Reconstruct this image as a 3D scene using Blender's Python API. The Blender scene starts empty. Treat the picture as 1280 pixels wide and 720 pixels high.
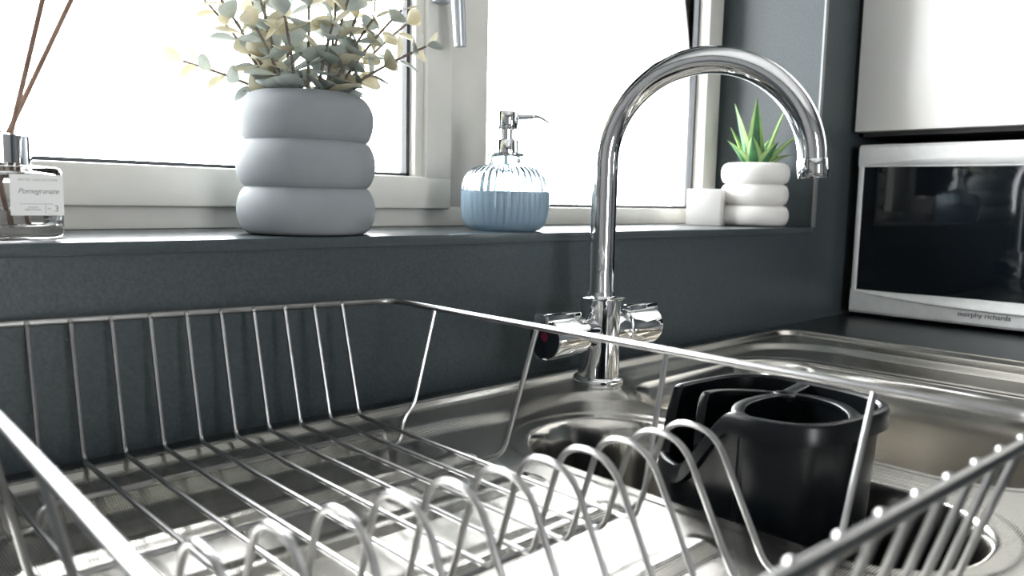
import bpy, bmesh, math, random
import numpy as np
from mathutils import Vector, Matrix
random.seed(7)
S = 0.01                       # all lengths below are written in centimetres
scn = bpy.context.scene
col = scn.collection
PI = math.pi

# ------------------------------------------------------------------ camera
# solved from the two vanishing points of the worktop / wall directions
R = ((0.72175909, 0.06176592, -0.6893829),
     (-0.69182977, 0.09440594, -0.71586248),
     (0.02086593, 0.99361587, 0.11086985))
cam_d = bpy.data.cameras.new('camera')
cam = bpy.data.objects.new('camera', cam_d)
col.objects.link(cam)
m = Matrix(R).to_4x4()
m.translation = Vector((0, 0, 18 * S))
cam.matrix_world = m
cam_d.sensor_width = 36
cam_d.lens = 993.35 / 1280 * 36
cam_d.clip_start = 0.01
cam_d.dof.use_dof = True
cam_d.dof.focus_distance = 0.70
cam_d.dof.aperture_fstop = 9.5
scn.camera = cam

# ------------------------------------------------------------------ world, daylight, exposure
world = bpy.data.worlds.new('overcast_sky')
scn.world = world
world.use_nodes = True
bg = world.node_tree.nodes['Background']
bg.inputs[0].default_value = (0.97, 0.985, 1.0, 1)
bg.inputs[1].default_value = 12.0
scn.view_settings.view_transform = 'Standard'
scn.view_settings.look = 'None'
scn.view_settings.exposure = 0.8
scn.view_settings.gamma = 1.0
scn.view_settings.use_curve_mapping = False
scn.cycles.use_denoising = True
scn.cycles.max_bounces = 14
scn.cycles.diffuse_bounces = 6
scn.cycles.glossy_bounces = 6
scn.cycles.transmission_bounces = 12
scn.cycles.transparent_max_bounces = 16
scn.cycles.sample_clamp_indirect = 12


def portal(name, loc, rot, sx, sy):
    L = bpy.data.lights.new(name, 'AREA')
    L.shape = 'RECTANGLE'
    L.size, L.size_y = sx * S, sy * S
    L.cycles.is_portal = True
    o = bpy.data.objects.new(name, L)
    col.objects.link(o)
    o.location = Vector(loc) * S
    o.rotation_euler = rot
    return o


# daylight enters through the window over the sink; unseen rear opening added for fill
portal('daylight_portal', (-5.3, 80.5, 66.3), (-PI / 2, 0, 0), 249, 103.5)
portal('fill_opening_portal', (-20, -232, 35), (PI / 2, 0, 0), 50, 130)


# ------------------------------------------------------------------ materials
def mat(name, colour, rough=0.5, metal=0.0, spec=0.5, trans=0.0, ior=1.45, coat=0.0):
    m = bpy.data.materials.new(name)
    m.use_nodes = True
    b = m.node_tree.nodes['Principled BSDF']
    b.inputs['Base Color'].default_value = (*colour, 1)
    b.inputs['Roughness'].default_value = rough
    b.inputs['Metallic'].default_value = metal
    b.inputs['Specular IOR Level'].default_value = spec
    b.inputs['Transmission Weight'].default_value = trans
    b.inputs['IOR'].default_value = ior
    b.inputs['Coat Weight'].default_value = coat
    return m


def nodes(m):
    nt = m.node_tree
    return nt, nt.nodes, nt.links, nt.nodes['Principled BSDF']


def noise_colour(m, c1, c2, scale, detail=4, rough=None, bump=0.0, bscale=None, lo=.35, hi=.65):
    nt, N, L, b = nodes(m)
    tc = N.new('ShaderNodeTexCoord')
    n = N.new('ShaderNodeTexNoise')
    n.inputs['Scale'].default_value = scale
    n.inputs['Detail'].default_value = detail
    L.new(tc.outputs['Object'], n.inputs['Vector'])
    r = N.new('ShaderNodeValToRGB')
    r.color_ramp.elements[0].color = (*c1, 1)
    r.color_ramp.elements[1].color = (*c2, 1)
    r.color_ramp.elements[0].position = lo
    r.color_ramp.elements[1].position = hi
    L.new(n.outputs['Fac'], r.inputs['Fac'])
    L.new(r.outputs['Color'], b.inputs['Base Color'])
    if bump:
        n2 = N.new('ShaderNodeTexNoise')
        n2.inputs['Scale'].default_value = bscale or scale
        L.new(tc.outputs['Object'], n2.inputs['Vector'])
        bp = N.new('ShaderNodeBump')
        bp.inputs['Strength'].default_value = bump
        bp.inputs['Distance'].default_value = 0.001
        L.new(n2.outputs['Fac'], bp.inputs['Height'])
        L.new(bp.outputs['Normal'], b.inputs['Normal'])
    return m


M = {}
M['tile'] = noise_colour(mat('slate_tile', (.07, .08, .085), .36), (.038, .050, .055), (.056, .069, .074), 420, 4, bump=.2, bscale=350)
M['silltile'] = noise_colour(mat('sill_tile', (.07, .08, .085), .28), (.050, .064, .069), (.064, .078, .083), 420, 4)
M['grout'] = mat('tile_joint', (.045, .052, .055), .7)
M['edge_trim'] = mat('tile_edge_trim', (.30, .31, .31), .35, .6)
M['plaster'] = noise_colour(mat('grey_wall_paint', (.2, .2, .2), .8), (.19, .19, .19), (.21, .21, .21), 8)
M['ceiling'] = noise_colour(mat('ceiling_paint', (.8, .8, .79), .85), (.78, .78, .77), (.82, .82, .81), 6)
M['floor'] = noise_colour(mat('floor_vinyl', (.1, .095, .09), .5), (.08, .075, .07), (.12, .11, .1), 5)
M['worktop'] = noise_colour(mat('black_worktop', (.02, .026, .029), .3), (.016, .021, .024), (.028, .034, .037), 300, 5)
M['upvc'] = noise_colour(mat('white_upvc', (.60, .59, .55), .35), (.58, .57, .53), (.62, .61, .57), 20)
M['gasket'] = mat('rubber_gasket', (.05, .055, .06), .6)
M['chrome'] = mat('polished_chrome', (.86, .87, .88), .045, 1.0)
M['wire'] = noise_colour(mat('plated_wire', (.36, .36, .355), .28, 1.0), (.33, .33, .325), (.39, .39, .385), 60)
M['blackplastic'] = noise_colour(mat('black_plastic', (.002, .003, .004), .28, 0, .3), (.0015, .0025, .0035), (.003, .004, .005), 40)
M['whiteceramic'] = mat('white_ceramic', (.70, .685, .66), .4)
M['greyceramic'] = noise_colour(mat('grey_matt_ceramic', (.23, .25, .262), .7), (.22, .24, .252), (.245, .265, .278), 30)
M['soil'] = noise_colour(mat('dark_soil', (.03, .025, .02), .9), (.02, .016, .012), (.05, .04, .03), 120, bump=.8, bscale=200)
M['cabinet'] = mat('white_gloss_door', (.88, .87, .83), .25)
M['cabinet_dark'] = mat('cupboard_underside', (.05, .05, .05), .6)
M['silver'] = noise_colour(mat('silver_plastic', (.76, .77, .76), .3, .15), (.74, .75, .74), (.79, .80, .79), 80)
M['mwglass'] = mat('black_door_glass', (.004, .006, .008), .04, 0, .5)
M['mwbody'] = mat('microwave_casing', (.03, .032, .035), .45)
M['rubber'] = mat('dark_rubber', (.012, .012, .012), .8)
M['print'] = mat('black_print', (.02, .02, .02), .6)
M['greyprint'] = mat('grey_print', (.22, .23, .23), .6)
M['reed'] = noise_colour(mat('brown_reed', (.24, .15, .11), .8), (.18, .11, .08), (.30, .20, .15), 60)
M['label'] = mat('paper_label', (.80, .80, .78), .7)
M['glass'] = mat('clear_glass', (1, 1, 1), .0, 0, .5, 1.0, 1.45)
M['blueglass'] = mat('pale_blue_glass', (.78, .89, .95), .0, 0, .5, 1.0, 1.45)

M['oil'] = mat('clear_diffuser_oil', (.93, .95, .95), .0, 0, .5, 1.0, 1.36)
M['reddot'] = mat('red_marker', (.14, .006, .03), .4)
M['bluedot'] = mat('blue_marker', (.02, .08, .4), .4)
M['darkcap'] = mat('dark_handle_cap', (.012, .016, .02), .25)
M['candlebox'] = noise_colour(mat('white_candle_box', (.70, .69, .66), .5), (.68, .67, .64), (.72, .71, .68), 15)
M['boxprint'] = mat('box_motif', (.42, .38, .33), .6)
M['outdoor'] = mat('outdoor_paving', (.45, .45, .44), .8)


def translucent(name, c1, c2, scale, tr=.45, rough=.5):
    m = noise_colour(mat(name, c1, rough), c1, c2, scale, 3)
    nt, N, L, b = nodes(m)
    t = N.new('ShaderNodeBsdfTranslucent')
    ramp = [n for n in N if n.type == 'VALTORGB'][0]
    L.new(ramp.outputs['Color'], t.inputs['Color'])
    mx = N.new('ShaderNodeMixShader')
    mx.inputs[0].default_value = tr
    L.new(b.outputs[0], mx.inputs[1])
    L.new(t.outputs[0], mx.inputs[2])
    L.new(mx.outputs[0], N['Material Output'].inputs[0])
    return m


M['leaf_sage'] = translucent('sage_leaf', (.36, .41, .39), (.50, .54, .50), 90, .10)
M['leaf_cream'] = translucent('cream_leaf', (.50, .45, .30), (.64, .61, .47), 90, .14)
M['soap'] = translucent('blue_soap', (.60, .70, .78), (.63, .73, .80), 20, .45)
M['stem'] = mat('brown_stem', (.16, .13, .11), .7)
M['aloe'] = translucent('aloe_green', (.035, .12, .05), (.06, .20, .08), 60, .12, .35)
M['aloe_light'] = translucent('aloe_pale_green', (.30, .48, .16), (.38, .55, .22), 60, .2, .4)

# window pane: clear sheet with a fresnel reflection, lets the daylight in
pm = bpy.data.materials.new('window_pane')
pm.use_nodes = True
nt, N, L = pm.node_tree, pm.node_tree.nodes, pm.node_tree.links
N.remove(N['Principled BSDF'])
tr = N.new('ShaderNodeBsdfTransparent')
gl = N.new('ShaderNodeBsdfGlossy')
gl.inputs['Roughness'].default_value = .0
fr = N.new('ShaderNodeFresnel')
fr.inputs['IOR'].default_value = 1.2
mx = N.new('ShaderNodeMixShader')
L.new(fr.outputs[0], mx.inputs[0])
L.new(tr.outputs[0], mx.inputs[1])
L.new(gl.outputs[0], mx.inputs[2])
L.new(mx.outputs[0], N['Material Output'].inputs[0])
M['pane'] = pm

# stainless steel with the fine linen embossing of the sink
sm = mat('linen_steel', (.64, .62, .58), .24, 1.0)
nt, N, L, b = nodes(sm)
tc = N.new('ShaderNodeTexCoord')
sep = N.new('ShaderNodeSeparateXYZ')
L.new(tc.outputs['Object'], sep.inputs[0])


def mth(op, a, bb=None):
    n = N.new('ShaderNodeMath')
    n.operation = op
    for i, v in enumerate((a, bb)):
        if v is None:
            continue
        if isinstance(v, (int, float)):
            n.inputs[i].default_value = v
        else:
            L.new(v, n.inputs[i])
    return n.outputs[0]


k = 2 * PI / 0.0030
u_ = mth('ADD', sep.outputs[0], sep.outputs[1])
v_ = mth('SUBTRACT', sep.outputs[0], sep.outputs[1])
dots = mth('MULTIPLY', mth('SINE', mth('MULTIPLY', u_, k)), mth('SINE', mth('MULTIPLY', v_, k)))
bp = N.new('ShaderNodeBump')
bp.inputs['Strength'].default_value = .22
bp.inputs['Distance'].default_value = .00035
geo = N.new('ShaderNodeNewGeometry')                    # the embossing is only on the level sheet, not on the drawn bowl walls
sepn = N.new('ShaderNodeSeparateXYZ')
L.new(geo.outputs['Normal'], sepn.inputs[0])
flat = N.new('ShaderNodeMapRange')
flat.inputs[1].default_value = .75
flat.inputs[2].default_value = .95
L.new(sepn.outputs[2], flat.inputs[0])
L.new(mth('MULTIPLY', dots, flat.outputs[0]), bp.inputs['Height'])
L.new(bp.outputs['Normal'], b.inputs['Normal'])
nz = N.new('ShaderNodeTexNoise')
nz.inputs['Scale'].default_value = 25
L.new(tc.outputs['Object'], nz.inputs['Vector'])
mr = N.new('ShaderNodeMapRange')
mr.inputs[3].default_value = .15
mr.inputs[4].default_value = .19
L.new(nz.outputs['Fac'], mr.inputs[0])
L.new(mr.outputs[0], b.inputs['Roughness'])
M['steel'] = sm
M['polsteel'] = mat('polished_steel', (.68, .66, .63), .18, 1.0)


# ------------------------------------------------------------------ mesh helpers (cm, world axes)
class G:
    """collects vertices (cm) and faces of one mesh"""

    def __init__(s):
        s.v, s.f, s.mi = [], [], []

    def add(s, v, f, mi=0):
        o = len(s.v)
        s.v += [tuple(p) for p in v]
        s.f += [tuple(i + o for i in q) for q in f]
        s.mi += [mi] * len(f)
        return s

    def box(s, x0, x1, y0, y1, z0, z1, mi=0):
        v = [(x, y, z) for z in (z0, z1) for y in (y0, y1) for x in (x0, x1)]
        return s.add(v, [(0, 2, 3, 1), (4, 5, 7, 6), (0, 1, 5, 4), (2, 6, 7, 3), (0, 4, 6, 2), (1, 3, 7, 5)], mi)

    def rbox(s, x0, x1, y0, y1, z0, z1, r=.3, seg=2, mi=0):
        bm = bmesh.new()
        bmesh.ops.create_cube(bm, size=1)
        for v in bm.verts:
            v.co = ((x0 + x1) / 2 + v.co.x * (x1 - x0), (y0 + y1) / 2 + v.co.y * (y1 - y0), (z0 + z1) / 2 + v.co.z * (z1 - z0))
        bmesh.ops.bevel(bm, geom=bm.edges[:], offset=r, segments=seg, affect='EDGES', profile=.5)
        return s.addbm(bm, mi)

    def addbm(s, bm, mi=0):
        bm.verts.index_update()
        s.add([v.co[:] for v in bm.verts], [[v.index for v in f.verts] for f in bm.faces], mi)
        bm.free()
        return s

    def lathe(s, prof, c=(0, 0), seg=48, ax='z', org=None, mi=0, rib=None):
        """prof = [(r, h)], about z through c, or about x / y through org"""
        n = len(prof)
        vs = []
        for i in range(seg):
            a = 2 * PI * i / seg
            for j, (r, h) in enumerate(prof):
                if rib:
                    r = r * rib(a, j)
                u, w = r * math.cos(a), r * math.sin(a)
                if ax == 'z':
                    vs.append((c[0] + u, c[1] + w, h))
                elif ax == 'x':
                    vs.append((org[0] + h, org[1] + u, org[2] + w))
                else:
                    vs.append((org[0] + u, org[1] + h, org[2] + w))
        fs = []
        for i in range(seg):
            i2 = (i + 1) % seg
            for j in range(n - 1):
                q = (i * n + j, i2 * n + j, i2 * n + j + 1, i * n + j + 1)
                fs.append(q)
        return s.add(vs, fs, mi)

    def tube(s, pts, rad, seg=10, closed=False, cap=True, mi=0):
        P = [Vector(p) for p in pts]
        n = len(P)
        rads = rad if isinstance(rad, (list, tuple)) else [rad] * n
        T = []
        for i in range(n):
            if closed:
                t = P[(i + 1) % n] - P[i - 1]
            else:
                t = P[min(i + 1, n - 1)] - P[max(i - 1, 0)]
            T.append(t.normalized())
        up = Vector((0, 0, 1)) if abs(T[0].z) < .9 else Vector((1, 0, 0))
        nrm = (up - T[0] * up.dot(T[0])).normalized()
        vs = []
        for i in range(n):
            nrm = (nrm - T[i] * nrm.dot(T[i])).normalized()
            bn = T[i].cross(nrm)
            for k in range(seg):
                a = 2 * PI * k / seg
                vs.append(P[i] + (nrm * math.cos(a) + bn * math.sin(a)) * rads[i])
        fs = []
        for i in range(n if closed else n - 1):
            i2 = (i + 1) % n
            for k in range(seg):
                k2 = (k + 1) % seg
                fs.append((i * seg + k, i * seg + k2, i2 * seg + k2, i2 * seg + k))
        if cap and not closed:
            fs.append(tuple(range(seg))[::-1])
            fs.append(tuple((n - 1) * seg + k for k in range(seg)))
        return s.add(vs, fs, mi)

    def mesh(s, name, mats, org=(0, 0, 0), smooth=True, angle=40):
        me = bpy.data.meshes.new(name)
        o = Vector(org)
        me.from_pydata([tuple((Vector(p) - o) * S) for p in s.v], [], s.f)
        for mm in (mats if isinstance(mats, (list, tuple)) else [mats]):
            me.materials.append(mm)
        for p, i in zip(me.polygons, s.mi):
            p.material_index = i
        bm = bmesh.new()
        bm.from_mesh(me)
        bmesh.ops.recalc_face_normals(bm, faces=bm.faces[:])
        bm.to_mesh(me)
        bm.free()
        if smooth:
            me.polygons.foreach_set('use_smooth', [True] * len(me.polygons))
            me.set_sharp_from_angle(angle=math.radians(angle))
        me.update()
        return me


def fillet(pts, rad, n=6):
    """rounds the inner corners of a polyline"""
    P = [Vector(p) for p in pts]
    out = [P[0]]
    for i in range(1, len(P) - 1):
        r = rad[i - 1] if isinstance(rad, (list, tuple)) else rad
        a, b, c = P[i - 1], P[i], P[i + 1]
        d1, d2 = (a - b), (c - b)
        L = min(r, d1.length * .48, d2.length * .48)
        p1, p2 = b + d1.normalized() * L, b + d2.normalized() * L
        for k in range(n + 1):
            t = k / n
            out.append(p1 * (1 - t) ** 2 + b * 2 * t * (1 - t) + p2 * t * t)
    out.append(P[-1])
    return out


ORG = {}


def thing(name, label, cat, loc=(0, 0, 0), group=None, kind=None):
    o = bpy.data.objects.new(name, None)
    o.empty_display_size = .02
    col.objects.link(o)
    o.location = Vector(loc) * S
    ORG[o] = Vector(loc)
    tag(o, label, cat, group, kind)
    return o


def tag(o, label=None, cat=None, group=None, kind=None):
    if label:
        o['label'] = label
    if cat:
        o['category'] = cat
    if group:
        o['group'] = group
    if kind:
        o['kind'] = kind
    return o


def part(name, g, mats, parent=None, loc=None, label=None, smooth=True, angle=40):
    """links the collected mesh as one object; children live in their thing's frame"""
    if parent is not None:
        org = ORG[parent]
    else:
        org = Vector(loc or (0, 0, 0))
    o = bpy.data.objects.new(name, g.mesh(name, mats, org, smooth, angle))
    col.objects.link(o)
    if parent is not None:
        o.parent = parent
    else:
        o.location = org * S
    ORG[o] = org
    if label:
        o['label'] = label
    return o


def textmesh(name, body, size, matl, parent, origin, xdir, ydir, shear=0, align='CENTER', spacing=1.0, extrude=.004, offset=0):
    """flat lettering as a mesh; origin in cm, xdir / ydir unit vectors of the writing"""
    cu = bpy.data.curves.new(name, 'FONT')
    cu.body = body
    cu.size = size * S
    cu.align_x = align
    cu.align_y = 'CENTER'
    cu.shear = shear
    cu.space_character = spacing
    cu.extrude = extrude * S
    cu.offset = offset
    cu.resolution_u = 3
    t = bpy.data.objects.new(name, cu)
    col.objects.link(t)
    dg = bpy.context.evaluated_depsgraph_get()
    me = bpy.data.meshes.new_from_object(t.evaluated_get(dg))
    bpy.data.objects.remove(t)
    me.materials.clear()
    me.materials.append(matl)
    x, y = Vector(xdir).normalized(), Vector(ydir).normalized()
    z = x.cross(y)
    mm = Matrix((x, y, z)).transposed().to_4x4()
    mm.translation = (Vector(origin) - ORG[parent]) * S
    me.transform(mm)
    o = bpy.data.objects.new(name, me)
    col.objects.link(o)
    o.parent = parent
    ORG[o] = ORG[parent]
    return o


def struct(o):
    o['kind'] = 'structure'
    return o


# ------------------------------------------------------------------ the room
XL, XR, YB, YW, YO = -160, 166, -230, 57, 80          # left / right wall, wall behind, tiled wall face, outside face
ZF, ZC = -90, 150
WX0, WX1, WZ0, WZ1 = -130, 119.3, 14.65, 118           # window opening, extended left out of view to brighten the cupboard
YF = 74                                               # front face of the window frame

g = G()
g.box(XL - 10, WX0, YW, YO, ZF, ZC)
g.box(WX1, XR + 10, YW, YO, ZF, ZC)
g.box(WX0, WX1, YW, YO, ZF, WZ0 - .9)
g.box(WX0, WX1, YW, YO, WZ1, ZC)
struct(part('wall_back', g, M['tile'], smooth=False))
g = G().rbox(WX0, WX1, YW - .25, YF + 1, WZ0 - .9, WZ0, .08)
o = struct(part('window_sill', g, M['silltile']))
g = G().box(WX1 - .35, WX1 + .5, YW - .25, YW + .02, WZ0, WZ1)
struct(part('trim_1', g, M['edge_trim'], smooth=False))
struct(part('wall_right', G().box(XR, XR + 10, YB, YW, ZF, ZC), M['tile'], smooth=False))
struct(part('wall_left', G().box(XL - 10, XL, YB, YW, ZF, ZC), M['plaster'], smooth=False))
g = G()
g.box(XL, -45, YB - 15, YB, ZF, ZC)
g.box(5, XR, YB - 15, YB, ZF, ZC)
g.box(-45, 5, YB - 15, YB, 100, ZC)
g.box(-45, 5, YB - 15, YB, ZF, -30)  # opening in this unseen wall is added to let in fill light
struct(part('wall_front', g, M['plaster'], smooth=False))
struct(part('floor', G().box(XL - 10, XR + 10, YB - 15, YO, ZF - 5, ZF), M['floor'], smooth=False))
struct(part('ceiling', G().box(XL - 10, XR + 10, YB - 15, YO, ZC, ZC + 5), M['ceiling'], smooth=False))

# window over the sink: fixed frame, opening casement at the vase, fixed light over the tap
win = bpy.data.objects.new('window_1', None)
col.objects.link(win)
win.location = Vector((30, YF, WZ0)) * S
ORG[win] = Vector((30, YF, WZ0))
tag(win, 'white plastic framed window above the dark sill', kind='structure')
g = G()
FB = 17.05
g.rbox(WX0, WX1 - .0, YF, YF + 6, WZ0, FB, .25)
g.rbox(59.6, 66.5, YF, YF + 6, FB - .2, WZ1, .25)
g.rbox(114.6, 118.6, YF, YF + 6, FB - .2, WZ1, .25)
g.rbox(-62, -55, YF, YF + 6, FB - .2, WZ1, .25)
g.rbox(WX0, -126, YF, YF + 6, FB - .2, WZ1, .25)  # unseen left light, added to throw more daylight on cupboard and microwave
g.rbox(WX0, WX1, YF, YF + 6, WZ1 - 4, WZ1, .25)
g.box(118.5, WX1, YF + 1, YF + 5, WZ0, WZ1)
fr_ = part('frame', g, M['upvc'], win)
g = G()
g.rbox(-55.2, 59.9, YF - 1.2, YF + 4, FB - .35, 20.35, .3)
g.rbox(56.2, 59.9, YF - 1.2, YF + 4, 20, WZ1 - 3.8, .3)
g.rbox(55.1, 56.4, YF - .5, YF + 4, 20, WZ1 - 4.2, .25)
g.rbox(-55.2, -50, YF - 1.2, YF + 4, 20, WZ1 - 3.8, .3)
g.rbox(-55.2, 59.9, YF - 1.2, YF + 4, WZ1 - 8.4, WZ1 - 3.8, .3)
sash = part('casement', g, M['upvc'], win)
for nm, x0, x1, z0, z1, par, yy in (('gasket', -50, 55.2, 20.3, WZ1 - 8.3, sash, YF + .6), ('gasket', 66.4, 114.7, FB, WZ1 - 4, fr_, YF + 2), ('gasket', -126.1, -61.9, FB, WZ1 - 4, fr_, YF + 2)):
    g = G()
    w = .42
    g.box(x0, x1, yy, yy + 1.2, z0, z0 + w)
    g.box(x0, x1, yy, yy + 1.2, z1 - w, z1)
    g.box(x0, x0 + w, yy, yy + 1.2, z0, z1)
    g.box(x1 - w * 1.3, x1, yy, yy + 1.2, z0, z1)
    part(nm, g, M['gasket'], par, smooth=False)
    part('pane', G().box(x0, x1, yy + .8, yy + .82, z0, z1), M['pane'], par, smooth=False)
# espagnolette handle on the casement stile
g = G()
g.rbox(56.4, 58.6, YF - 2.4, YF - 1.2, 39.6, 48, .3)
M['handle'] = mat('satin_handle', (.42, .45, .48), .35, .7)
h = part('handle', g, M['handle'], sash, label='silver lever window handle')
g = G()
p = fillet([(57.3, YF - 2, 44.5), (57.3, YF - 4.6, 44.5), (57.3, YF - 4.8, 42.5), (57.9, YF - 4.8, 34.6)], .8, 5)
g.tube(p, [.8] * (len(p) - 1) + [.72], 12)
part('lever', g, M['handle'], h)

# outdoor paving so that the window has ground below the sky
struct(part('ground_outside', G().box(-900, 900, YO + 2, 1500, ZF - 40, ZF - 35), M['outdoor'], smooth=False))

# ------------------------------------------------------------------ worktop (L-shaped, cut out for the sink)
SX0, SX1, SY0, SY1 = 3, 105.5, 3.5, 53.8
g = G()
g.box(-150, SX0 + 1.5, -4, YW, -4, 0)
g.box(SX0 + 1.5, SX1 - 1.5, SY1 - 1.5, YW, -4, 0)
g.box(SX0 + 1.5, SX1 - 1.5, -4, SY0 + 1.5, -4, 0)
g.box(SX1 - 1.5, XR, -4, YW, -4, 0)
g.box(SX1 - 1.5, XR, -120, -4, -4, 0)
o = part('worktop', g, M['worktop'], loc=(0, 57, -4), smooth=False)
tag(o, 'black worktop running around the steel sink and under the microwave', 'worktop')

# ------------------------------------------------------------------ sink: one pressed sheet as a height field
sink = thing('kitchen_sink', 'stainless steel one and a half bowl sink with ribbed drainer', 'sink', (54, 28, 0))


def sstep(a, b, x):
    t = np.clip((x - a) / (b - a), 0, 1)
    return t * t * (3 - 2 * t)


def ramp(a, b, x):
    """straight slope with lightly rounded ends"""
    t = np.clip((x - a) / (b - a), 0, 1)
    return .75 * t + .25 * t * t * (3 - 2 * t)


def rrect(x, y, x0, x1, y0, y1, r):
    """signed distance to a rounded rectangle (negative inside)"""
    qx = np.abs(x - (x0 + x1) / 2) - (x1 - x0) / 2 + r
    qy = np.abs(y - (y0 + y1) / 2) - (y1 - y0) / 2 + r
    return np.hypot(np.maximum(qx, 0), np.maximum(qy, 0)) + np.minimum(np.maximum(qx, qy), 0) - r


def smin(a, b, k):
    hh = np.clip(.5 + .5 * (b - a) / k, 0, 1)
    return b * (1 - hh) + a * hh - k * hh * (1 - hh)


def height(x, y):
    d0 = rrect(x, y, SX0, SX1, SY0, SY1, 4.0)
    z = .05 + .72 * sstep(0, -.5, d0) - .72 * ramp(-.6, -1.6, d0)
    # recessed field of drainer and bowls, with the swept step in front of the tap
    yy = y + .9 * np.exp(-((x - 45.5) / 3.5) ** 2) + 3.0 * sstep(54.5, 59.5, x)
    a = rrect(x, yy, 5.2, 66, 6.5, 48.9, 3.0)
    bb = rrect(x, y, 60.5, 99.8, 6.5, 51.7, 9.0)
    d1 = smin(a, bb, 1.6)
    z = z - .72 * ramp(.45, -1.0, d1)
    # drainer ribs: broad raised pads with a crisp front edge
    for yf in (15.0, 21.7, 28.4, 35.1, 41.7):
        dr = rrect(x, y, 8, 37.6, yf, yf + 2.7, .9)
        front = ramp(.25, -.75, dr)
        soft = 1 - sstep(yf + .9, yf + 2.7, y)
        z = z + .36 * front * soft
    # half bowl and main bowl
    def bowl(d, depth, ring, z):
        z = z - .13 * sstep(ring + .25, ring - .25, d)
        t = np.clip(-d, 0, 50)
        # rounded shoulder, steep wall, rounded foot
        w = depth * .13 + 1.3
        s = np.clip(t / w, 0, 1)
        prof = np.where(s < .42, .5 * (s / .42) ** 2.2 * .42, 0)
        wall = .21 + (s - .42) / .58 * .79
        wall = .21 + .79 * (1 - (1 - np.clip((s - .42) / .58, 0, 1)) ** 1.9)
        f = np.where(s < .42, prof, wall)
        floor_fall = .35 * sstep(w, w + 8, t)
        return z - depth * f - floor_fall * (d < 0)
    z = bowl(rrect(x, y, 41.2, 55.2, 11.5, 45.0, 6.6), 10.0, 1.2, z)
    z = bowl(rrect(x, y, 59.6, 91.5, 10.5, 49.6, 8.0), 15.5, 1.0, z)
    return z


step = .2
xs = np.arange(SX0, SX1 + .001, step)
ys = np.arange(SY0, SY1 + .001, step)
XX, YY = np.meshgrid(xs, ys, indexing='ij')
ZZ = height(XX, YY)
nx, ny = XX.shape
# draw the outermost ring of vertices onto the rounded outline
D0 = rrect(XX, YY, SX0, SX1, SY0, SY1, 4.0)
ex = (rrect(XX + .01, YY, SX0, SX1, SY0, SY1, 4.0) - D0) / .01
ey = (rrect(XX, YY + .01, SX0, SX1, SY0, SY1, 4.0) - D0) / .01
pull = np.maximum(D0, 0)
me = bpy.data.meshes.new('basin')
co = np.stack([(XX - pull * ex - 54) * S, (YY - pull * ey - 28) * S, ZZ * S], -1).reshape(-1, 3)
idx = np.arange(nx * ny).reshape(nx, ny)
qd = np.stack([idx[:-1, :-1], idx[1:, :-1], idx[1:, 1:], idx[:-1, 1:]], -1).reshape(-1, 4)
keep = D0.reshape(-1) < .25
qd = qd[keep[qd].all(1)]
me.vertices.add(len(co))
me.vertices.foreach_set('co', co.ravel())
me.loops.add(qd.size)
me.loops.foreach_set('vertex_index', qd.ravel().astype(np.int32))
me.polygons.add(len(qd))
me.polygons.foreach_set('loop_start', np.arange(0, qd.size, 4, dtype=np.int32))
me.polygons.foreach_set('loop_total', np.full(len(qd), 4, dtype=np.int32))
me.update(calc_edges=True)
me.validate()
me.polygons.foreach_set('use_smooth', np.ones(len(qd), dtype=bool))
me.materials.append(M['steel'])
o = bpy.data.objects.new('basin', me)
col.objects.link(o)
o.parent = sink
for (cx, cy, zz, rr) in ((48.2, 28.2, -10.75, 3.2), (75.5, 30, -16.2, 4.2)):
    g = G().lathe([(0.01, zz + .05), (rr * .55, zz + .05), (rr * .6, zz + .25), (rr * .9, zz + .3), (rr, zz + .1)], (cx, cy), 32)
    part('waste_strainer', g, M['polsteel'], sink)

# ------------------------------------------------------------------ tap
TX, TY = 60.1, 49.8
tap = thing('kitchen_tap', 'chrome swan neck mixer tap with two handles behind the sink', 'tap', (TX, TY, 0))
g = G().lathe([(0.01, .05), (2.45, .05), (2.5, .2), (2.5, .62), (2.4, .8), (2.0, .86), (0.01, .86)], (TX, TY), 48)
part('base_ring', g, M['chrome'], tap, angle=60)
g = G().lathe([(2.05, .5), (2.02, 2.5), (1.98, 6), (1.98, 8.6), (.01, 8.6)], (TX, TY), 48)
body = part('body', g, M['chrome'], tap)
g = G().lathe([(.01, 8.5), (2.2, 8.5), (2.42, 8.62), (2.42, 8.72), (2.2, 8.82), (1.45, 8.86), (1.4, 9.2), (.01, 9.2)], (TX, TY), 40)
part('collar', g, M['chrome'], tap)
SA = math.radians(27)                                   # spout swung over the main bowl
sd = Vector((math.sin(SA), -math.cos(SA), 0))
CZ, CR, TR = 21.7, 9.35, 1.25
tb = Vector((TX, TY, 0))
pts = [tb + Vector((0, 0, z)) for z in (8.6, 12, 15, 18, 20, 21.2)]
for i in range(41):
    a = PI * i / 40 * .985
    pts.append(tb + sd * (CR - CR * math.cos(a)) + Vector((0, 0, CZ + CR * math.sin(a))))
g = G().tube(pts, TR, 32)
part('spout', g, M['chrome'], tap)
e0 = pts[-1]
ed = (pts[-1] - pts[-2]).normalized()
q = [e0 + ed * t for t in (-.1, 0, .02, .1, 1.6, 1.72, 1.72, 1.4)]
g = G().tube(q, [1.1, 1.16, 1.26, 1.31, 1.31, 1.24, 1.0, .95], 32)
part('aerator', g, M['chrome'], tap)
HZ = 5.3
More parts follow.
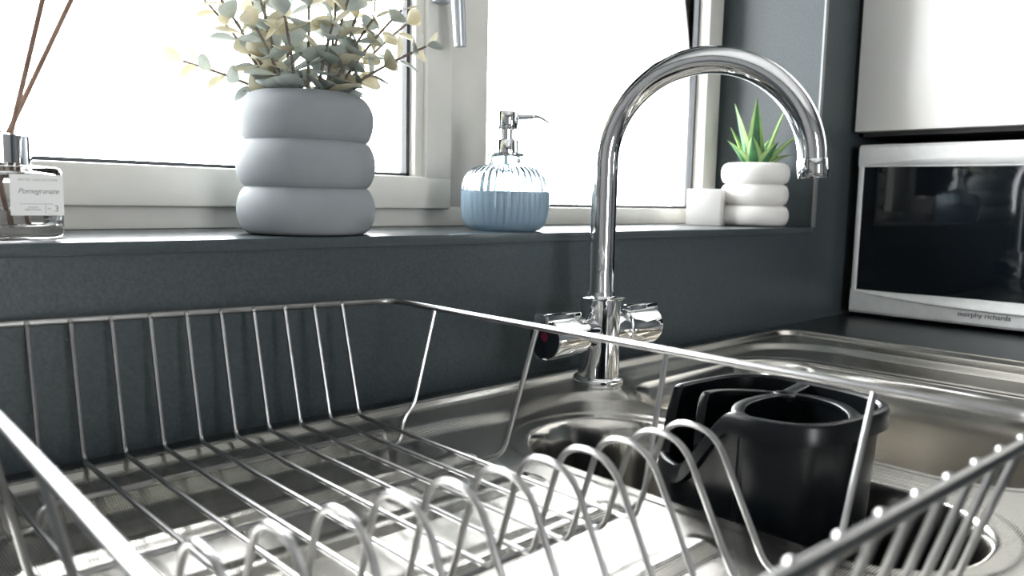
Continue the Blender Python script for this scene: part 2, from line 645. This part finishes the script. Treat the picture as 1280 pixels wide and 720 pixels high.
for sx, dot in ((-1, 'reddot'), (1, 'bluedot')):
    o3 = (TX, TY, HZ)
    g = G().lathe([(1.5, 1.0 * sx), (1.55, 3.1 * sx), (1.6, 3.2 * sx)], ax='x', org=o3, seg=36)
    neck = part('valve_neck', g, M['chrome'], tap)
    g = G().lathe([(.01, 3.15 * sx), (1.5, 3.15 * sx), (1.85, 3.3 * sx), (1.92, 3.6 * sx), (2.0, 7.6 * sx), (1.98, 7.8 * sx), (1.85, 7.86 * sx)], ax='x', org=o3, seg=40)
    # raised thumb lever along the top of the handle
    g.rbox(TX + sx * 3.6 - (4.9 if sx < 0 else 0), TX + sx * 3.6 + (4.9 if sx > 0 else 0), TY - .85, TY + .85, HZ + 1.2, HZ + 2.35, .3, 2)
    hd = part('handle', g, M['chrome'], tap)
    g = G().lathe([(.01, 7.88 * sx), (1.7, 7.88 * sx), (1.88, 7.8 * sx)], ax='x', org=o3, seg=36)
    part('end_cap', g, M['darkcap'], hd, label='dark end cap of the tap handle')
    g = G().lathe([(.01, 7.93 * sx), (.4, 7.93 * sx), (.42, 7.86 * sx)], ax='x', org=(TX, TY, HZ + .2), seg=20)
    part('marker', g, M[dot], hd)

# ------------------------------------------------------------------ dish rack
rack = thing('dish_rack', 'plated wire dish rack standing on the drainer', 'dish rack', (22, 31, -.4))
RR, RL, FL, FR = (38.3, 54.0, 9.45), (6.6, 56.0, 9.85), (5.4, 8.3, 9.85), (38.0, 7.1, 9.45)
ring = []
cs = [RR, RL, FL, FR]
for i in range(4):
    a, b_, c_ = Vector(cs[i - 1]), Vector(cs[i]), Vector(cs[(i + 1) % 4])
    r_ = 1.6
    p1, p2 = b_ + (a - b_).normalized() * r_, b_ + (c_ - b_).normalized() * r_
    for k in range(7):
        t = k / 6
        ring.append(p1 * (1 - t) ** 2 + b_ * 2 * t * (1 - t) + p2 * t * t)
    for k in range(1, 6):
        e1 = c_ + (b_ - c_).normalized() * r_
        ring.append(p2.lerp(e1, k / 6))
part('rim_rail', G().tube(ring, .24, 12, closed=True), M['wire'], rack)


def lerp(a, b, t):
    return a + (b - a) * t


def rail_z(x):
    return lerp(9.85, 9.45, (x - 6) / 32)


WR = .155
for i in range(11):
    x = 33.5 - 2.385 * i
    yr = 54.1 + (34 - x) * .066
    yb = 51.6 + (34 - x) * .1
    yt = 21.9 + (33 - x) * .09
    yfr = 7.25 + (38 - x) * .036
    zr = rail_z(x)
    pl = [(x, yr, zr), (x, yb, 1.0), (x, yt + 3.1, .95), (x, yt + 1.15, 7.0), (x, yt - 1.55, 7.0), (x, yt - 4.7, .95), (x, yfr + 2.6, 1.0), (x, yfr, zr + .05)]
    pp = fillet(pl, [.55, .75, 1.5, 1.5, .9, .8], 7)
    part('divider_wire', G().tube(pp, WR, 8), M['wire'], rack)
    for (yy_, z_) in ((yfr, zr + .06), (yr, zr - .05)):
        g = G()
        bm = bmesh.new()
        bmesh.ops.create_uvsphere(bm, u_segments=8, v_segments=6, radius=.235)
        for v in bm.verts:
            v.co = (x + v.co.x, yy_ + v.co.y, z_ + v.co.z)
        g.addbm(bm)
        part('weld_bead', g, M['wire'], rack)

for i, (yt, yb) in enumerate(((48.3, 47.9), (37.1, 38.1), (26.5, 26.4), (14.6, 14.9))):
    xr = lerp(38.0, 38.3, (yt - 7) / 47)
    xl = lerp(5.4, 6.6, (yt - 8) / 48)
    zr_, zl_ = rail_z(38), rail_z(6)
    if i in (0, 3):      # outer cross wires dip into a looped foot at both ends
        pl = [(xl, yt, zl_), (xl + 1.6, yb, 2.3), (xl + 2.4, yb, 1.3), (xl + 2.7, yb, -.44), (xl + 4.0, yb, -.44), (xl + 4.2, yb, .72),
              (22, yb, .72),
              (33.2, yb, .72), (33.4, yb, -.44), (34.7, yb, -.44), (35.0, yb, 1.3), (36.0, yb, 2.3), (xr, yt, zr_)]
        pp = fillet(pl, [.5, .5, .62, .62, .5, .5, .5, .62, .62, .5, .5], 6)
    else:
        pl = [(xl, yt, zl_), (xl + 1.9, yb, .72), (22, yb, .72), (36.2, yb, .72), (xr, yt, zr_)]
        pp = fillet(pl, [1.0, .1, 1.0], 8)
    part('cross_wire', G().tube(pp, WR + .015, 8), M['wire'], rack)
    for (bx_, bz_) in ((xl, zl_ + .05), (xr, zr_ + .02)):
        bm = bmesh.new()
        bmesh.ops.create_uvsphere(bm, u_segments=8, v_segments=6, radius=.23)
        for v in bm.verts:
            v.co = (bx_ + v.co.x, yt + v.co.y, bz_ + v.co.z)
        part('weld_bead', G().addbm(bm), M['wire'], rack)

# ------------------------------------------------------------------ black cutlery caddy in the half bowl
CX, CYY, A_, B_ = 48.9, 25.2, 6.2, 6.35
cad = thing('cutlery_caddy', 'black plastic cutlery drainer pot with dipped lip standing in the small bowl', 'cutlery holder', (CX, CYY, -10.6))
ROT = math.radians(-6)


def cpt(th, s, grow=0):
    n = 3.2
    c, s_ = math.cos(th), math.sin(th)
    rr = (abs(c / A_) ** n + abs(s_ / B_) ** n) ** (-1 / n) * s + grow
    x, y = rr * c, rr * s_
    return CX + x * math.cos(ROT) - y * math.sin(ROT), CYY + x * math.sin(ROT) + y * math.cos(ROT)


ZT, ZL, ZB = 5.3, .9, -10.5


def ztop(th):
    d = math.degrees(th + ROT) % 360
    up = 1 - float(sstep(110, 124, d)) * (1 - float(sstep(146, 184, d)))
    return ZL + (ZT - ZL) * up


seg = 144
sec = [(0.02, ZB, 0), (.76, ZB, 0), (.80, ZB + .5, 0), ('w', .915), ('r', 1.0, -1.3), ('r', 1.0, -.25), ('r', .985, -.06), ('r', .965, 0), ('r', .925, 0), ('r', .90, -.15), (.775, ZB + .6, 0), (0.02, ZB + .5, 0)]
vs = []
for i in range(seg):
    th = 2 * PI * i / seg
    zt = ztop(th)
    low = (ZT - zt) / (ZT - ZL)
    for e in sec:
        if e[0] == 'w':
            x, y = cpt(th, .915, .25 * low)
            z = zt - 1.3
        elif e[0] == 'r':
            x, y = cpt(th, e[1], .35 * low)
            z = zt + e[2]
        else:
            x, y = cpt(th, e[0])
            z = e[1]
        vs.append((x, y, z))
n = len(sec)
fs = [(i * n + j, ((i + 1) % seg) * n + j, ((i + 1) % seg) * n + j + 1, i * n + j + 1) for i in range(seg) for j in range(n - 1)]
part('container', G().add(vs, fs), M['blackplastic'], cad, angle=35)


def ribbon(name, path, w, z0, z1, parent, n=8):
    P = [Vector((*p, 0)) for p in path]
    # Catmull-Rom through the points
    Q = []
    for i in range(len(P) - 1):
        p0, p1, p2, p3 = P[max(i - 1, 0)], P[i], P[i + 1], P[min(i + 2, len(P) - 1)]
        for k in range(n):
            t = k / n
            Q.append(.5 * ((2 * p1) + (p2 - p0) * t + (2 * p0 - 5 * p1 + 4 * p2 - p3) * t * t + (3 * p1 - p0 - 3 * p2 + p3) * t ** 3))
    Q.append(P[-1])
    vs, fs = [], []
    for i, q in enumerate(Q):
        t = (Q[min(i + 1, len(Q) - 1)] - Q[max(i - 1, 0)]).normalized()
        nn = Vector((-t.y, t.x, 0))
        zt = z1(i / (len(Q) - 1)) if callable(z1) else z1
        e = w * .55
        for (s_, z) in ((-w * .45, z0), (-w * .5, zt - .35), (-w, zt - .3), (-w, zt - .06), (-w * .8, zt), (w * .8, zt), (w, zt - .06), (w, zt - .3), (w * .5, zt - .35), (w * .45, z0)):
            vs.append((q.x + nn.x * s_, q.y + nn.y * s_, z))
    m_ = 10
    for i in range(len(Q) - 1):
        for j in range(m_):
            fs.append((i * m_ + j, i * m_ + (j + 1) % m_, (i + 1) * m_ + (j + 1) % m_, (i + 1) * m_ + j))
    fs.append(tuple(range(m_)))
    fs.append(tuple((len(Q) - 1) * m_ + j for j in range(m_))[::-1])
    return part(name, G().add(vs, fs), M['blackplastic'], parent, angle=40)


cc = (50.6, 25.4)
ribbon('divider', [cc, (48.6, 25.9), (46.0, 25.9), (44.0, 25.1), (43.2, 24.2)], .4, ZB + .4, 5.2, cad)
ribbon('divider', [cc, (51.3, 23.8), (50.9, 21.8), (49.4, 20.2), (48.0, 19.4)], .4, ZB + .4, 5.2, cad)
ribbon('divider', [cc, (52.4, 25.6), (54.4, 25.9)], .5, ZB + .4, 5.2, cad)
ribbon('divider', [cc, (49.7, 27.2), (48.0, 28.7), (46.4, 29.0), (45.2, 28.6)], .3, ZB + .4, lambda t: 5.2 - 3.4 * max(0, (t - .72) / .28) ** 1.5, cad)
g = G().lathe([(.01, 5.16), (.3, 5.16), (.34, 5.215), (.7, 5.215), (.85, 5.1), (.85, 4.8), (.01, 4.8)], cc, 20)
part('divider_boss', g, M['blackplastic'], cad)

# ------------------------------------------------------------------ microwave on the return worktop, facing the sink
mw = thing('microwave', 'silver microwave oven with black glass door on the black worktop', 'microwave', (148, 31, 0))
MX, MY0, MY1, MZ0, MZ1 = 130.5, 6.5, 55.2, .75, 27.9
g = G().rbox(MX + 2.2, 163, MY0, MY1, MZ0, MZ1 - .3, .5)
part('casing', g, M['mwbody'], mw)
# silver door frame: bowed top and bottom bands, thin side strips
ws = 36
g = G()
DY0 = 17.0     # door ends here, controls follow


def band(zlo, zhi_f, xprof, y0, y1):
    vs, fs = [], []
    for i in range(ws + 1):
        t = i / ws
        y = y0 + (y1 - y0) * t
        a = zhi_f(t)
        for (f, dx) in xprof:
            vs.append((MX + dx, y, zlo + (a - zlo) * f))
        vs.append((MX + 2.4, y, a))
        vs.append((MX + 2.4, y, zlo))
    m_ = len(xprof) + 2
    for i in range(ws):
        for j in range(m_):
            fs.append((i * m_ + j, i * m_ + (j + 1) % m_, (i + 1) * m_ + (j + 1) % m_, (i + 1) * m_ + j))
    fs.append(tuple(range(m_))[::-1])
    fs.append(tuple(ws * m_ + j for j in range(m_)))
    return vs, fs


bow = lambda t: 1 - (2 * t - 1) ** 2
g.add(*band(MZ1, lambda t: 24.35, [(0, .55), (.12, .12), (.3, 0), (.85, 0), (1, .1)], MY0, MY1))
g.add(*band(MZ0, lambda t: 4.55, [(0, .3), (.1, .05), (.55, 0), (1, .1)], MY0, MY1))
g.rbox(MX + .05, MX + 2.4, MY1 - .85, MY1, MZ0 + .3, MZ1 - .4, .3)
g.rbox(MX + .05, MX + 2.4, MY0, MY0 + .85, MZ0 + .3, MZ1 - .4, .3)
door = part('door_frame', g, M['silver'], mw, angle=30)
# crescent lips above and below the glass
for z0, sgn in ((4.35, 1), (24.55, -1)):
    vs, fs = [], []
    for i in range(ws + 1):
        t = i / ws
        y = DY0 - 8 + (MY1 - .5 - DY0 + 8) * t
        b_ = bow(t) ** .8
        for (dx, dz) in ((.12, -1.5 * b_), (-.55 * b_, -1.25 * b_), (-.55 * b_, -1.05 * b_), (.2, .3 * b_), (.36, .34 * b_)):
            vs.append((MX + dx, y, z0 + sgn * dz))
    for i in range(ws):
        for j in range(4):
            fs.append((i * 5 + j, i * 5 + j + 1, (i + 1) * 5 + j + 1, (i + 1) * 5 + j))
    part('door_lip', G().add(vs, fs), M['silver'], mw, angle=50)
g = G().box(MX + .35, MX + 2.3, MY0 + .8, MY1 - .8, 4.3, 24.6)
part('door_glass', g, M['mwglass'], mw, smooth=False)
for fy in (MY0 + 4, MY1 - 4):
    for fx in (MX + 4, 158):
        g = G().lathe([(.01, 0.02), (1.3, 0.02), (1.4, .3), (1.3, .9), (.01, .9)], (fx, fy), 16)
        part('foot', g, M['rubber'], mw)
textmesh('brand_lettering', 'morphy richards', 1.05, M['print'], mw, (MX - .03, 35.3, 2.35), (0, -1, 0), (0, 0, 1), spacing=1.0, extrude=.02)

# ------------------------------------------------------------------ wall cupboard over the microwave
cup = thing('wall_cupboard', 'white gloss wall cupboard above the microwave', 'cupboard', (148, 26, 30))
g = G().box(MX + 2.2, 165.9, -10, 56.9, 30.2, 110)
part('carcass', g, M['cabinet'], cup, smooth=False)
g = G().rbox(MX, MX + 2, 7, 56.2, 30.0, 110, .15)
part('door', g, M['cabinet'], cup)
g = G().rbox(MX, MX + 2, -10, 6.7, 30.0, 110, .15)
part('door', g, M['cabinet'], cup)
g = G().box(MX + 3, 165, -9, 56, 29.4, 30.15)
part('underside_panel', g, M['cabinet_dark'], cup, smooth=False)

# ------------------------------------------------------------------ grey stacked-ring vase
VX, VY, Z0 = 34.9, 61.9, WZ0 + .02
vase = None
prof = [(.02, Z0), (4.3, Z0), (4.75, Z0 + .1)]
H3 = 3.86
for b_ in range(3):
    for k in range(17):
        t = k / 16
        u = 2 * t - 1
        bul = math.sin(PI * t) ** .62
        base = 4.9 if b_ == 0 and u < 0 else (4.5 if b_ == 2 and u > 0 else 5.05)
        rmax = 5.8 if b_ < 2 else 5.65
        prof.append((base + (rmax - base) * bul, Z0 + .1 + H3 * (b_ + t)))
ztopv = prof[-1][1]
prof += [(4.4, ztopv + .08), (4.2, ztopv), (4.1, ztopv - .5), (4.2, ztopv - 3), (4.2, Z0 + 1.2), (.02, Z0 + 1.0)]
vase = part('ribbed_vase', G().lathe(prof, (VX, VY), 72), M['greyceramic'], loc=(VX, VY, Z0), angle=60)
tag(vase, 'grey matt ceramic vase of three stacked rings on the window sill', 'vase')

# ------------------------------------------------------------------ eucalyptus in the vase
euc = thing('eucalyptus_plant', 'pale green and cream eucalyptus sprigs in the grey vase', 'plant', (VX, VY, Z0 + 2))
right = Vector((R[0][0], R[1][0], 0)).normalized()
toward = Vector((-right.y * -1, right.x * -1, 0))      # towards the room
toward = Vector((-R[0][2] * -1, -R[1][2] * -1, 0)).normalized() * 1.0
if toward.y > 0:
    toward = -toward


def leafmesh(name, matl):
    """obovate, slightly cupped leaf with a short stalk, unit length along +x"""
    out = [(0, 0), (.06, .03), (.16, .15), (.32, .31), (.52, .40), (.72, .37), (.88, .24), (.97, .10), (1.0, 0)]
    vs, fs = [], []
    for (a, w) in out:
        for s_ in (-1, -.5, 0, .5, 1):
            vs.append((a, w * s_, .28 * abs(s_) ** 2 * w + .10 * (a - .5) ** 2))
    for i in range(len(out) - 1):
        for j in range(4):
            fs.append((i * 5 + j, i * 5 + j + 1, (i + 1) * 5 + j + 1, (i + 1) * 5 + j))
    me = bpy.data.meshes.new(name)
    me.from_pydata([Vector(v) * S for v in vs], [], fs)
    me.materials.append(matl)
    me.polygons.foreach_set('use_smooth', [True] * len(fs))
    return me


LM = [leafmesh('leaf_sage', M['leaf_sage']), leafmesh('leaf_cream', M['leaf_cream'])]
# tips as (sideways, towards the room, up) in cm from the vase mouth
tips = [(-10.2, .5, 2.6), (-10.0, 1.2, 9.4), (-7.0, -1.0, 14.0), (-4.6, 1.5, 15.5), (-1.6, .2, 16.5), (1.8, -1.0, 15.5), (3.8, 1.8, 14.5),
        (6.2, -.5, 12.5), (8.2, 1.0, 7.0), (10.2, .6, 4.2), (8.2, -2, 6.5), (-7.6, 2.5, 9.0), (-3.0, 4.2, 8.5), (1.5, 4.6, 8.2), (4.6, 3.6, 8.0), (-6.0, -3.0, 8.0), (-.4, 4.8, 5.5), (3.3, 4.6, 5.0), (-2.6, 5.0, 4.6), (6.2, 3.0, 5.8)]
mouth = Vector((VX, VY, ztopv))
nleaf = 0
for ti, (sx, sy, sz) in enumerate(tips):
    tip = mouth + right * sx + toward * sy + Vector((0, 0, sz))
    hl = Vector((sx, sy)).length
    f = min(1.0, 2.6 / max(hl, .1)) * .9
    p0 = mouth + right * sx * f * .35 + toward * sy * f * .35 + Vector((0, 0, -4.5))
    p1 = mouth + right * sx * f + toward * sy * f + Vector((0, 0, -.2))
    mid = p1.lerp(tip, .45) + Vector((0, 0, sz * .14))
    pts = []
    for k in range(6):
        pts.append(p0.lerp(p1, k / 6))
    for k in range(15):
        t = k / 14
        pts.append(p1 * (1 - t) ** 2 + mid * 2 * t * (1 - t) + tip * t * t)
    rads = [.17 - .06 * i / (len(pts) - 1) for i in range(len(pts))]
    st = part('stem', G().tube(pts, rads, 6), M['stem'], euc)
    length = sum((pts[i + 1] - pts[i]).length for i in range(5, len(pts) - 1))
    outer_ = hl > 6.0
    npair = max(4, int(round(length / (1.4 if outer_ else 2.3))))
    spin = random.uniform(0, PI)
    for k in range(npair + 1):
        t = (k + .35) / (npair + .35)
        q = 5 + t * 15
        i0 = min(int(q), len(pts) - 2)
        pos = pts[i0].lerp(pts[i0 + 1], q - i0)
        tan = (pts[min(i0 + 1, len(pts) - 1)] - pts[i0 - 1]).normalized()
        ax = tan.cross(Vector((0, 0, 1)) if abs(tan.z) < .95 else right).normalized()
        bx = tan.cross(ax)
        spin += PI / 2 + random.uniform(-.25, .25)
        for s_ in (0, PI):
            ang = spin + s_ + random.uniform(-.2, .2)
            d = ax * math.cos(ang) + bx * math.sin(ang)
            lift = random.uniform(.35, .75) + (.9 if k == npair else 0)
            ldir = (d + tan * lift).normalized()
            nrm = (tan - ldir * tan.dot(ldir)).normalized()
            side = nrm.cross(ldir)
            ln = (lerp(2.6, 1.65, t) if outer_ else lerp(3.3, 1.9, t)) * random.uniform(.85, 1.15)
            mm = Matrix((ldir, side, nrm)).transposed().to_4x4() @ Matrix.Scale(ln, 4)
            mm.translation = (pos - ORG[euc]) * S
            cream = random.random() < (.25 + .55 * t if abs(sx) > 3.5 else .12 + .35 * t)
            lf = bpy.data.objects.new('leaf', LM[1 if cream else 0])
            col.objects.link(lf)
            lf.parent = st
            lf.matrix_local = mm
            nleaf += 1

# ------------------------------------------------------------------ soap dispenser
DX, DY, DZ = 58.8, 62.4, WZ0 + .02
soap = thing('soap_dispenser', 'ribbed pale blue glass soap dispenser with chrome pump on the sill', 'soap dispenser', (DX, DY, DZ))
outer = [(.02, 0), (3.2, 0), (3.75, .12), (4.25, .6), (4.55, 1.4), (4.68, 2.4), (4.72, 3.6), (4.66, 4.6), (4.45, 5.5), (4.0, 6.2), (3.3, 6.65), (2.5, 6.9), (1.9, 7.02), (1.72, 7.2), (1.7, 7.7), (1.66, 7.85)]
inner = [(1.45, 7.85), (1.45, 7.1), (2.4, 6.68), (3.2, 6.42), (3.85, 6.0), (4.25, 5.4), (4.45, 4.55), (4.51, 3.6), (4.47, 2.4), (4.34, 1.45), (4.05, .75), (3.6, .4), (3.1, .3), (.02, .28)]
NO = len(outer)
prof = [(r, h + DZ) for r, h in outer + inner]


def ribf(a, j):
    amp = 0
    if 2 <= j <= 12:
        amp = .018 * min(1, (j - 1) / 3) * min(1, (13 - j) / 3)
    return 1 + amp * (abs(math.sin(a * 20)) * 2 - 1)


part('bottle', G().lathe(prof, (DX, DY), 240, rib=ribf), M['blueglass'], soap, angle=80)
lv = 4.15
liq = [(.02, .26), (3.12, .28), (3.63, .38), (4.09, .74), (4.38, 1.45), (4.51, 2.4), (4.55, 3.6), (4.52, lv), (.02, lv)]
part('liquid_soap', G().lathe([(r, h + DZ) for r, h in liq], (DX, DY), 240, rib=lambda a, j: 1 + (.012 * (abs(math.sin(a * 20)) * 2 - 1) if 2 <= j <= 7 else 0)), M['soap'], soap, label='cloudy blue liquid soap')
pz = DZ + 7.85
g = G().lathe([(.02, pz), (1.95, pz), (2.0, pz + .1), (2.0, pz + .22), (1.9, pz + .32), (1.3, pz + .36), (1.28, pz + 1.65), (1.2, pz + 1.75), (.02, pz + 1.75)], (DX, DY), 40)
part('pump_collar', g, M['chrome'], soap)
g = G().lathe([(.8, pz + 1.7), (.8, pz + 2.9), (.02, pz + 2.9)], (DX, DY), 32)
part('pump_stem', g, M['chrome'], soap)
g = G().lathe([(.02, pz + 2.8), (1.12, pz + 2.8), (1.18, pz + 2.9), (1.28, pz + 4.55), (1.2, pz + 4.68), (.02, pz + 4.7)], (DX, DY), 36)
hd = part('pump_head', g, M['chrome'], soap)
d = Vector((.72, -.69, 0))
base = Vector((DX, DY, 0))
zz = pz + 4.1
pp = fillet([base + d * .9 + Vector((0, 0, zz)), base + d * 2.4 + Vector((0, 0, zz + .1)), base + d * 3.3 + Vector((0, 0, zz + .22)), base + d * 4.5 + Vector((0, 0, zz - .45))], .6, 5)
g = G().tube(pp, [.3 - .16 * i / (len(pp) - 1) for i in range(len(pp))], 12)
part('nozzle', g, M['chrome'], hd)
g = G().tube([(DX, DY, DZ + .8), (DX, DY, pz + .5)], .22, 8)
part('dip_tube', g, M['label'], soap)

# ------------------------------------------------------------------ white stacked-ring pot with aloe
PX, PY = 112.6, 63.4
prof = [(.02, Z0), (3.6, Z0), (4.0, Z0 + .05)]
HP = 3.18
for b_ in range(3):
    for k in range(15):
        t = k / 14
        u = 2 * t - 1
        bul = (1 - abs(u) ** 2.0) ** .5
        rmax = (5.25, 5.05, 5.1)[b_]
        base = 4.2
        prof.append((base + (rmax - base) * bul, Z0 + .05 + HP * (b_ + t)))
zp = prof[-1][1]
prof += [(3.9, zp), (3.7, zp - .2), (3.7, zp - 1.5), (3.6, zp - 4), (3.6, Z0 + 1), (.02, Z0 + .9)]
pot = part('plant_pot', G().lathe(prof, (PX, PY), 64), M['whiteceramic'], loc=(PX, PY, Z0), angle=60)
tag(pot, 'white ceramic plant pot of three stacked rings on the sill', 'plant pot')
aloe = thing('aloe_plant', 'small green aloe with pointed upright leaves in the white pot', 'plant', (PX, PY, Z0 + 1))
g = G().lathe([(.02, zp - .7), (3.65, zp - .8), (3.6, zp - 3.5), (.02, zp - 3.5)], (PX, PY), 32)
part('soil', g, M['soil'], aloe)
for (sx, sy, L_, lean, w) in ((-1.8, .3, 10.6, .3, .95), (.0, -.3, 11.3, .05, 1.05), (1.6, .2, 10.4, .32, .95), (3.2, .6, 8.6, .75, .95), (-3.0, .8, 6.2, .75, .9), (3.8, .5, 5.2, 1.05, .8), (-.8, 1.6, 6.2, .6, 1.0), (.9, 1.8, 5.6, .7, 1.0), (-1.5, -1.5, 8.0, .5, .9), (1.8, -1.6, 7.5, .6, .9)):
    h_ = Vector((sx, sy)).normalized() if (sx or sy) else Vector((0, 1))
    hd_ = right * h_.x + toward * h_.y
    base = Vector((PX, PY, zp - 1.2)) + hd_ * .5
    vs, fs = [], []
    NS = 12
    side = Vector((0, 0, 1)).cross(hd_).normalized()
    for k in range(NS + 1):
        t = k / NS
        ang = lean * (1.15 - .5 * t)
        c_ = base + hd_ * (L_ * t * math.sin(lean) * (1 + .1 * t)) + Vector((0, 0, L_ * t * math.cos(lean) + .6 * math.sin(t * PI) * lean))
        wv = w * 1.25 * (1 - t ** 1.6) * (.75 + .5 * min(t * 3, 1)) + .02
        fwd = (hd_ * math.cos(lean) - Vector((0, 0, 1)) * math.sin(lean)).normalized()
        for (a, b2) in ((-1, .28), (-.55, -.12), (0, -.22), (.55, -.12), (1, .28), (.5, .52), (0, .62), (-.5, .52)):
            # concave pale upper side faces the plant centre, keeled green back outwards
            vs.append(c_ + side * (a * wv) - fwd * ((.28 - b2) * wv * .9) * -1)
    for k in range(NS):
        for j in range(8):
            fs.append((k * 8 + j, k * 8 + (j + 1) % 8, (k + 1) * 8 + (j + 1) % 8, (k + 1) * 8 + j))
    fs.append(tuple(NS * 8 + j for j in range(8)))
    gg = G()
    gg.add(vs, fs)
    gg.mi = [1 if (i % 8) in (4, 7, 0, 3) and i < NS * 8 else 0 for i in range(len(fs))]
    part('leaf', gg, [M['aloe'], M['aloe_light']], aloe, angle=60)

# ------------------------------------------------------------------ small white box next to the pot
BX, BY = 107.2, 68.2
box = thing('candle_box', 'small white cube box beside the white pot', 'box', (BX, BY, Z0))
g = G().rbox(-2.6, 2.6, -2.6, 2.6, Z0, Z0 + 5.5, .12)
ca, sa = math.cos(math.radians(20)), math.sin(math.radians(20))
g.v = [(BX + x * ca - y * sa, BY + x * sa + y * ca, z) for x, y, z in g.v]
part('carton', g, M['candlebox'], box)
g = G().lathe([(.02, 2.63), (.55, 2.63), (.7, 2.6)], ax='y', org=(0, 0, 0), seg=20)
g.v = [(x * .8, -y, z * 1.1 + 3.1) for x, y, z in g.v]
g.v = [(BX + x * ca - y * sa, BY + x * sa + y * ca, z + Z0) for x, y, z in g.v]
part('printed_motif', g, M['boxprint'], box)

# ------------------------------------------------------------------ reed diffuser bottle
QX, QY, QZ = 12.7, 63.6, WZ0 + .02
dif = thing('reed_diffuser', 'square clear glass reed diffuser bottle with white label on the sill', 'reed diffuser', (QX, QY, QZ))


def sqprof(levels, n=4.5, seg=96):
    vs, fs = [], []
    m_ = len(levels)
    for i in range(seg):
        a = 2 * PI * i / seg
        c, s_ = math.cos(a), math.sin(a)
        rs = (abs(c) ** n + abs(s_) ** n) ** (-1 / n)
        for (r, h, sq) in levels:
            rr = r * (1 + (rs - 1) * sq)
            vs.append((QX + rr * c, QY + rr * s_, QZ + h))
    for i in range(seg):
        for j in range(m_ - 1):
            fs.append((i * m_ + j, ((i + 1) % seg) * m_ + j, ((i + 1) % seg) * m_ + j + 1, i * m_ + j + 1))
    return vs, fs


HB = 4.85
lev = [(.02, 0, 1), (2.85, 0, 1), (3.2, .15, 1), (3.3, .45, 1), (3.3, HB - .4, 1), (3.2, HB - .12, 1), (2.95, HB, 1), (2.0, HB + .1, .3), (1.65, HB + .15, 0), (1.62, HB + 1.5, 0),
       (1.2, HB + 1.5, 0), (1.2, HB - .1, 0), (2.0, HB - .3, .6), (2.8, HB - .45, 1), (3.05, HB - .8, 1), (3.05, 1.3, 1), (2.8, .95, 1), (.02, .9, 1)]
part('bottle', G().add(*sqprof(lev)), M['glass'], dif, angle=50)
lev = [(.02, .95, 1), (2.76, 1.0, 1), (3.0, 1.32, 1), (3.0, 1.9, 1), (.02, 1.9, 1)]
part('scented_oil', G().add(*sqprof(lev)), M['oil'], dif, angle=50)
zc = QZ + HB + .15
g = G().lathe([(1.68, zc), (1.85, zc + .05), (1.85, zc + 1.9), (1.7, zc + 2.0), (.9, zc + 2.0), (.9, zc + 1.4)], (QX, QY), 48)
part('collar', g, M['chrome'], dif, label='silver collar')
ly = QY - 3.33
g = G().box(QX - .25, QX + 2.9, ly - .02, ly, QZ + 1.6, QZ + 4.3)
lab = part('label', g, M['label'], dif, label='white paper label', smooth=False)
XD, ZD = (1, 0, 0), (0, 0, 1)
lx = QX + 1.4
yl = ly - .04
textmesh('lettering', 'HOTEL COLLECTION', .2, M['greyprint'], lab, (lx, yl, QZ + 3.95), XD, ZD, spacing=1.25)
textmesh('lettering', 'Pomegranate', .48, M['greyprint'], lab, (lx, yl, QZ + 3.2), XD, ZD, shear=.35, spacing=.95)
textmesh('lettering', 'SCENTED\nREED DIFFUSER', .14, M['greyprint'], lab, (lx - .35, yl, QZ + 2.05), XD, ZD)
textmesh('lettering', 'No.', .16, M['greyprint'], lab, (lx + .62, yl, QZ + 2.05), XD, ZD)
textmesh('lettering', '3', .6, M['greyprint'], lab, (lx + 1.05, yl, QZ + 2.05), XD, ZD)
g = G().box(lx - 1.1, lx + .85, yl, yl + .02, QZ + 2.36, QZ + 2.38)
g.box(lx + .38, lx + .40, yl, yl + .02, QZ + 1.75, QZ + 2.34)
part('printed_rule', g, M['greyprint'], lab, smooth=False)
for (bx, by, tx, ty, tz) in ((.6, -.3, 2.9, -.3, 12), (.5, .15, 5.4, .4, 12.0), (.1, .5, -2.6, .4, 12.5), (-.2, -.5, -5.0, -1.2, 11), (-.4, .4, -1.2, 1.6, 12.5)):
    p0 = Vector((QX + bx * 1.5 - tx * .22, QY + by - ty * .2, QZ + 1.5))
    p1 = Vector((QX + bx, QY + by, zc + 2.0))
    dd = Vector((tx, ty, tz)).normalized()
    p0 = p1 - dd * 6.2
    p0.x = max(min(p0.x, QX + 2.6), QX - 2.6)
    g = G().tube([p0, p1, p1 + dd * 14], .17, 8)
    part('reed', g, M['reed'], dif)
print('leaves', nleaf)
